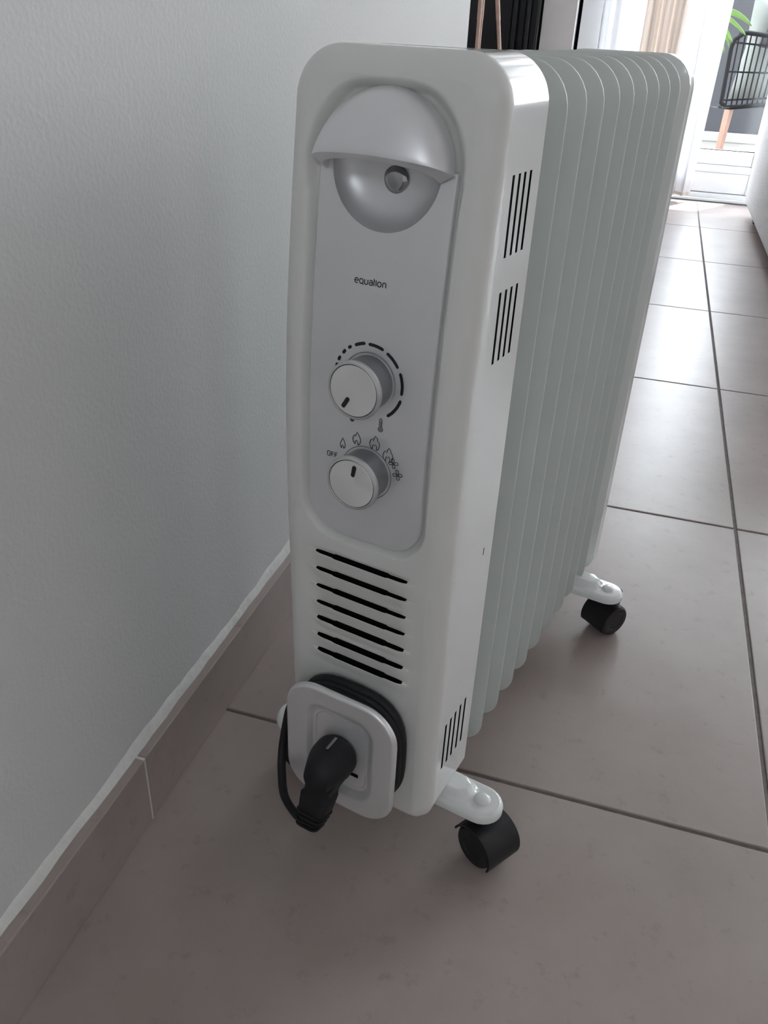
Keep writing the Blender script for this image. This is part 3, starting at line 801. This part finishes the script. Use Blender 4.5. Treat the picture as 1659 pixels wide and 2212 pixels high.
for k in range(9):
    o = bpy.data.objects.new('fin', fm); COL.objects.link(o); o.parent = H; o.location = (0, SP * k, 0)
q = MB(); q.rings([[(x, -.033 if s_ == 0 else .345, .10 + z) for x, z in [(.018 * math.cos(2 * math.pi * k / 20), .018 * math.sin(2 * math.pi * k / 20)) for k in range(20)]] for s_ in (0, 1)], cap0=True, cap1=True)
q.build('oil_pipe', 'fin', H, 40)
q = MB(); q.rings([[(x, -.033 if s_ == 0 else .345, .57 + z) for x, z in [(.018 * math.cos(2 * math.pi * k / 20), .018 * math.sin(2 * math.pi * k / 20)) for k in range(20)]] for s_ in (0, 1)], cap0=True, cap1=True)
q.build('oil_pipe', 'fin', H, 40)
# rear cover
q = MB(); rows = []
for d_, v_ in ((.030, .3380), (.0015, .3380), (0, .3390), (0, .356), (.002, .362), (.006, .367), (.012, .3695), (.030, .371)):
    rows.append([(x, v_, z) for x, z in rr_out(.0675 - d_, .054 + d_, .6235 - d_, max(.004, .030 - d_), max(.004, .022 - d_), 0)])
q.rings(rows, cap0=True, cap1=True); q.build('rear_cover', 'gloss', H, 40)

# --- foot brackets, rivets and casters
def bracket(vc):
    q = MB(); hl, hw = .117, .0190
    L_ = hl - hw
    xs = sorted([s_ * (L_ + (hw - .0035) * math.sin(R(a))) for s_ in (-1, 1) for a in (15, 30, 45, 60, 72, 82, 88)] + [-L_ + 2 * L_ * k / 60 for k in range(61)])
    def hw_(x, d_): return math.sqrt(max(1e-8, (hw - d_) ** 2 - max(0, abs(x) - L_) ** 2))
    def zt(x, y):
        e = math.hypot(max(0, abs(x) - .076), y * 1.0)
        hump = .0080 * (1 - sstep((e - .0095) / .0045)); crown = .0010 * (1 - (y / hw) ** 2)
        return .0600 + hump + crown
    NY = 20; D0 = .0035; V = []; F = []
    for x in xs:
        h = hw_(x, D0)
        for k in range(NY + 1): y = h * (-1 + 2 * k / NY); V.append((x, y, zt(x, y)))
    n = NY + 1; m_ = len(xs)
    for i in range(m_ - 1):
        for k in range(NY): F.append((i * n + k, (i + 1) * n + k, (i + 1) * n + k + 1, i * n + k + 1))
    lp = [i * n for i in range(m_)] + [(m_ - 1) * n + k for k in range(1, n)] + [i * n + NY for i in reversed(range(m_ - 1))] + [k for k in reversed(range(1, NY))]
    prev = lp
    for d_, z in ((.0020, .0594), (.0008, .0578), (0, .0555), (0, .0515), (.0012, .0515), (.0012, .056)):
        b = len(V)
        for i in lp:
            x, y, _ = V[i]
            cx = max(-L_, min(L_, x)); dv = Vector((x - cx, y)); dv = dv.normalized() if dv.length > 1e-9 else Vector((0, 1))
            if abs(x) <= L_: dv = Vector((0, 1 if y > 0 else -1))
            V.append((cx + dv.x * (hw - d_), dv.y * (hw - d_), z))
        cur = list(range(b, b + len(lp)))
        for k in range(len(lp)): c_ = (k + 1) % len(lp); F.append((prev[k], prev[c_], cur[c_], cur[k]))
        prev = cur
    q.add(V, F)
    o = q.build('foot_bracket', 'gloss', H, 50); o.location = (0, vc, 0)
    for s_ in (-1, 1):
        q = MB(); rv = [[(s_ * .0985 + r_ * math.cos(2 * math.pi * k / 20), r_ * math.sin(2 * math.pi * k / 20), z) for k in range(20)] for r_, z in ((.0072, .0600), (.0070, .0622), (.0055, .0640), (.003, .0649), (.0005, .0651))]
        q.rings(rv, cap1=True); q.build('rivet', 'gloss', o, 40)
    return o
FV, RV = -.0640, .3060
bracket(FV); bracket(RV)
def caster_meshes(a_end):
    hood = MB(); rows = []
    r0, r1, wd = .0225, .0245, .0200
    for k in range(31):
        a = R(-22 + (22 + a_end) * k / 30)
        c_, s_ = math.cos(a), math.sin(a)
        rows.append([(r1 * c_, -wd, .0215 + r1 * s_), (r1 * c_, wd, .0215 + r1 * s_), (r0 * c_, wd, .0215 + r0 * s_), (r0 * c_, -wd, .0215 + r0 * s_)])
    hood.rings(rows, True, True, True)
    hood.box(-.014, .014, -.004, .004, .0085, .036)
    hood.rings([[(-.012 + .0075 * math.cos(2 * math.pi * k / 16), .0075 * math.sin(2 * math.pi * k / 16), z) for k in range(16)] for z in (.038, .0560)], True, True, True)
    wheel = MB(); pr = [(.0001, .0172), (.0120, .0172), (.0128, .0180), (.0188, .0180), (.0202, .0170), (.0214, .0150), (.0214, .0065), (.0200, .0050), (.0001, .0050)]
    wheel.rings([[(r_ * math.cos(2 * math.pi * k / 40), v_, .0215 + r_ * math.sin(2 * math.pi * k / 40)) for k in range(40)] for r_, v_ in pr])
    hm = hood.mesh('caster_hood'); wm = wheel.mesh('wheel')
    for me in (hm, wm):
        me.polygons.foreach_set('use_smooth', [True] * len(me.polygons)); me.set_sharp_from_angle(angle=R(35)); me.materials.append(M['caster'])
    return hm, wm
hm, wm = caster_meshes(162)
hm2, _ = caster_meshes(96)
for s_, vc, az, oo in ((1, FV, -22, .0105), (1, RV, 242, -.006), (-1, FV, 15, .0105), (-1, RV, 215, .0105)):
    c_ = empty('caster'); c_.parent = H
    c_.rotation_euler = (0, 0, R(az)); off_ = Vector((oo, 0, 0)); c_.scale = (.94, .94, .94); off_.rotate(c_.rotation_euler)
    c_.location = (s_ * .0985 + off_.x, vc + off_.y, 0)
    o = bpy.data.objects.new('caster_hood', hm2 if vc == RV else hm); COL.objects.link(o); o.parent = c_
    for f in (0, math.pi):
        o = bpy.data.objects.new('wheel', wm); COL.objects.link(o); o.parent = c_; o.rotation_euler = (0, 0, f)

# --- cable winder plate, cable, plug
def sup(hx, hz, r_, n=10):
    out = []
    for cx, cz, a0 in ((hx - r_, -hz + r_, -90), (hx - r_, hz - r_, 0), (-hx + r_, hz - r_, 90), (-hx + r_, -hz + r_, 180)):
        for k in range(n + 1): a = R(a0 + 90 * k / n); out.append((cx + r_ * math.cos(a), cz + r_ * math.sin(a)))
    return out
def bulge(p_, k=.0035):   # slightly bowed sides
    return p_
WX, WZ, WV = 0.0008, .1345, -.1455
q = MB(); rows = []
def wr(hx, hz, r_, dv): rows.append([(WX + x, WV + dv, WZ + z) for x, z in sup(hx, hz, r_)])
for d_, dv in ((.004, .0055), (.0008, .0052), (0, .0040), (0, .0022), (.0004, .0012), (.0012, .0004), (.0024, 0.0), (.0032, 0.0)): wr(.0502 - d_, .0595 - d_, .029 - d_, dv)
wr(.0325, .0450, .018, 0); wr(.0315, .0440, .017, 0); wr(.0298, .0423, .0157, .0006); wr(.0268, .0378, .0127, .0036); wr(.0252, .0361, .0116, .0042); wr(.0246, .0355, .0112, .0042)
wr(.0236, .0343, .0105, .0042); wr(.0233, .0340, .0103, .0052); wr(.0230, .0337, .0101, .0042); wr(.019, .029, .008, .0042); wr(.006, .010, .004, .0042)
q.rings(rows, cap0=True, cap1=True); wp = q.build('winder_plate', 'silver_lit', H, 32); wp['label'] = 'silver rounded-square cable winder plate'
q = MB(); q.rings([[(WX + x, v_, WZ + z) for x, z in sup(.028, .036, .018)] for v_ in (-.108, WV + .0055)]); q.build('winder_core', 'void', H, 40)
boxobj('socket_slot', (.0080, .0175, WV + .0034, WV + .0044, .1130, .1160), 'void', wp)
# wound cable
pts = []
NL = 3.55
for k in range(int(NL * 48) + 1):
    t = k / 48; a = 2 * math.pi * t + R(190)
    layer = .0015 * math.sin(t * 2.1)
    c_, s_ = math.cos(a), math.sin(a); e = 2 / 3.0
    x = math.copysign(abs(c_) ** e, c_) * (.0440 + layer); z = math.copysign(abs(s_) ** e, s_) * (.0525 + layer)
    pts.append((WX + x, -.1205 - .0052 * t, WZ + z))
exit_ = [(-.0530, -.1330, .150), (-.0575, -.1360, .122), (-.0555, -.1440, .102), (-.0480, -.1550, .0900), (-.0370, -.1665, .0825), (-.0200, -.1750, .0805), (-.0090, -.1775, .0820)]
while pts[-1][0] > -.035 or pts[-1][2] < .150 : pts.pop()
q = MB(); q.tube(pts, .0039, 10)
q.build('power_cord', 'rubber', H, 60)
q = MB(); q.tube(crom([pts[-1]] + exit_, 8), .0040, 10, flat=0.8); q.build('power_cord', 'rubber', H, 60)
# plug: round head against the plate, angled arm with strain relief
plg = empty('plug'); plg.parent = H
def sect(c_, ax, up_, hx, hy, r_):
    ax = Vector(ax).normalized(); up_ = Vector(up_).normalized()
    return [Vector(c_) + ax * x + up_ * z for x, z in sup(hx, hy, r_, 5)]
q = MB(); rows = []
n = 40
for r_, v_ in ((.0155, WV + .0030), (.0178, WV - .0005), (.0182, WV - .003), (.0182, WV - .011), (.0174, WV - .0155)):
    rows.append([(WX + r_ * math.cos(2 * math.pi * k / n), v_, WZ + .001 + r_ * math.sin(2 * math.pi * k / n)) for k in range(n)])
for sx, sz, v_, dz in ((.0150, .0165, WV - .022, .001), (.0128, .0150, WV - .028, .000), (.0108, .0125, WV - .0325, -.001), (.006, .007, WV - .0345, -.002)):
    rows.append([(WX + sx * math.cos(2 * math.pi * k / n), v_, WZ + dz + sz * math.sin(2 * math.pi * k / n)) for k in range(n)])
q.rings(rows, cap0=True, cap1=True); q.build('plug_head', 'rubber', plg, 40)
q = MB()
A = [((WX, WV - .0150, .1385), .0140, .0115, .006), ((WX - .0005, WV - .0175, .124), .0138, .0125, .006), ((WX - .001, WV - .0205, .1175), .0112, .0120, .005), ((WX - .0015, WV - .0215, .113), .0112, .0115, .005), ((WX - .002, WV - .0230, .111), .0130, .0112, .005), ((WX - .003, WV - .0265, .099), .0122, .0102, .005), ((WX - .0045, WV - .0295, .087), .0098, .0088, .004), ((WX - .006, WV - .0310, .0795), .0085, .0076, .004), ((WX - .0065, WV - .0315, .0775), .0060, .0052, .003)]
q.rings([sect(c_, (1, 0, 0), (0, .95, -.28), hx, hy, r_) for c_, hx, hy, r_ in A], cap0=True, cap1=True)
q.build('plug_arm', 'rubber', plg, 40)
for k in range(4):
    q = MB(); t = k / 3; cz = .0950 - .0130 * t
    q.rings([sect((WX - .0035 - .0022 * t, WV - .0277 - .003 * t, cz + dz), (1, 0, 0), (0, .95, -.28), .0118 - .0022 * t + e, .0100 - .0015 * t + e, .005) for dz, e in ((.0012, 0), (.0008, .0007), (-.0008, .0007), (-.0012, 0))], cap0=True, cap1=True)
    q.build('relief_rib', 'rubber', plg, 40)
boxobj('ground_clip', (WX - .0012, WX + .0012, WV - .0165, WV - .0025, WZ + .0176, WZ + .0200), 'chrome', plg)
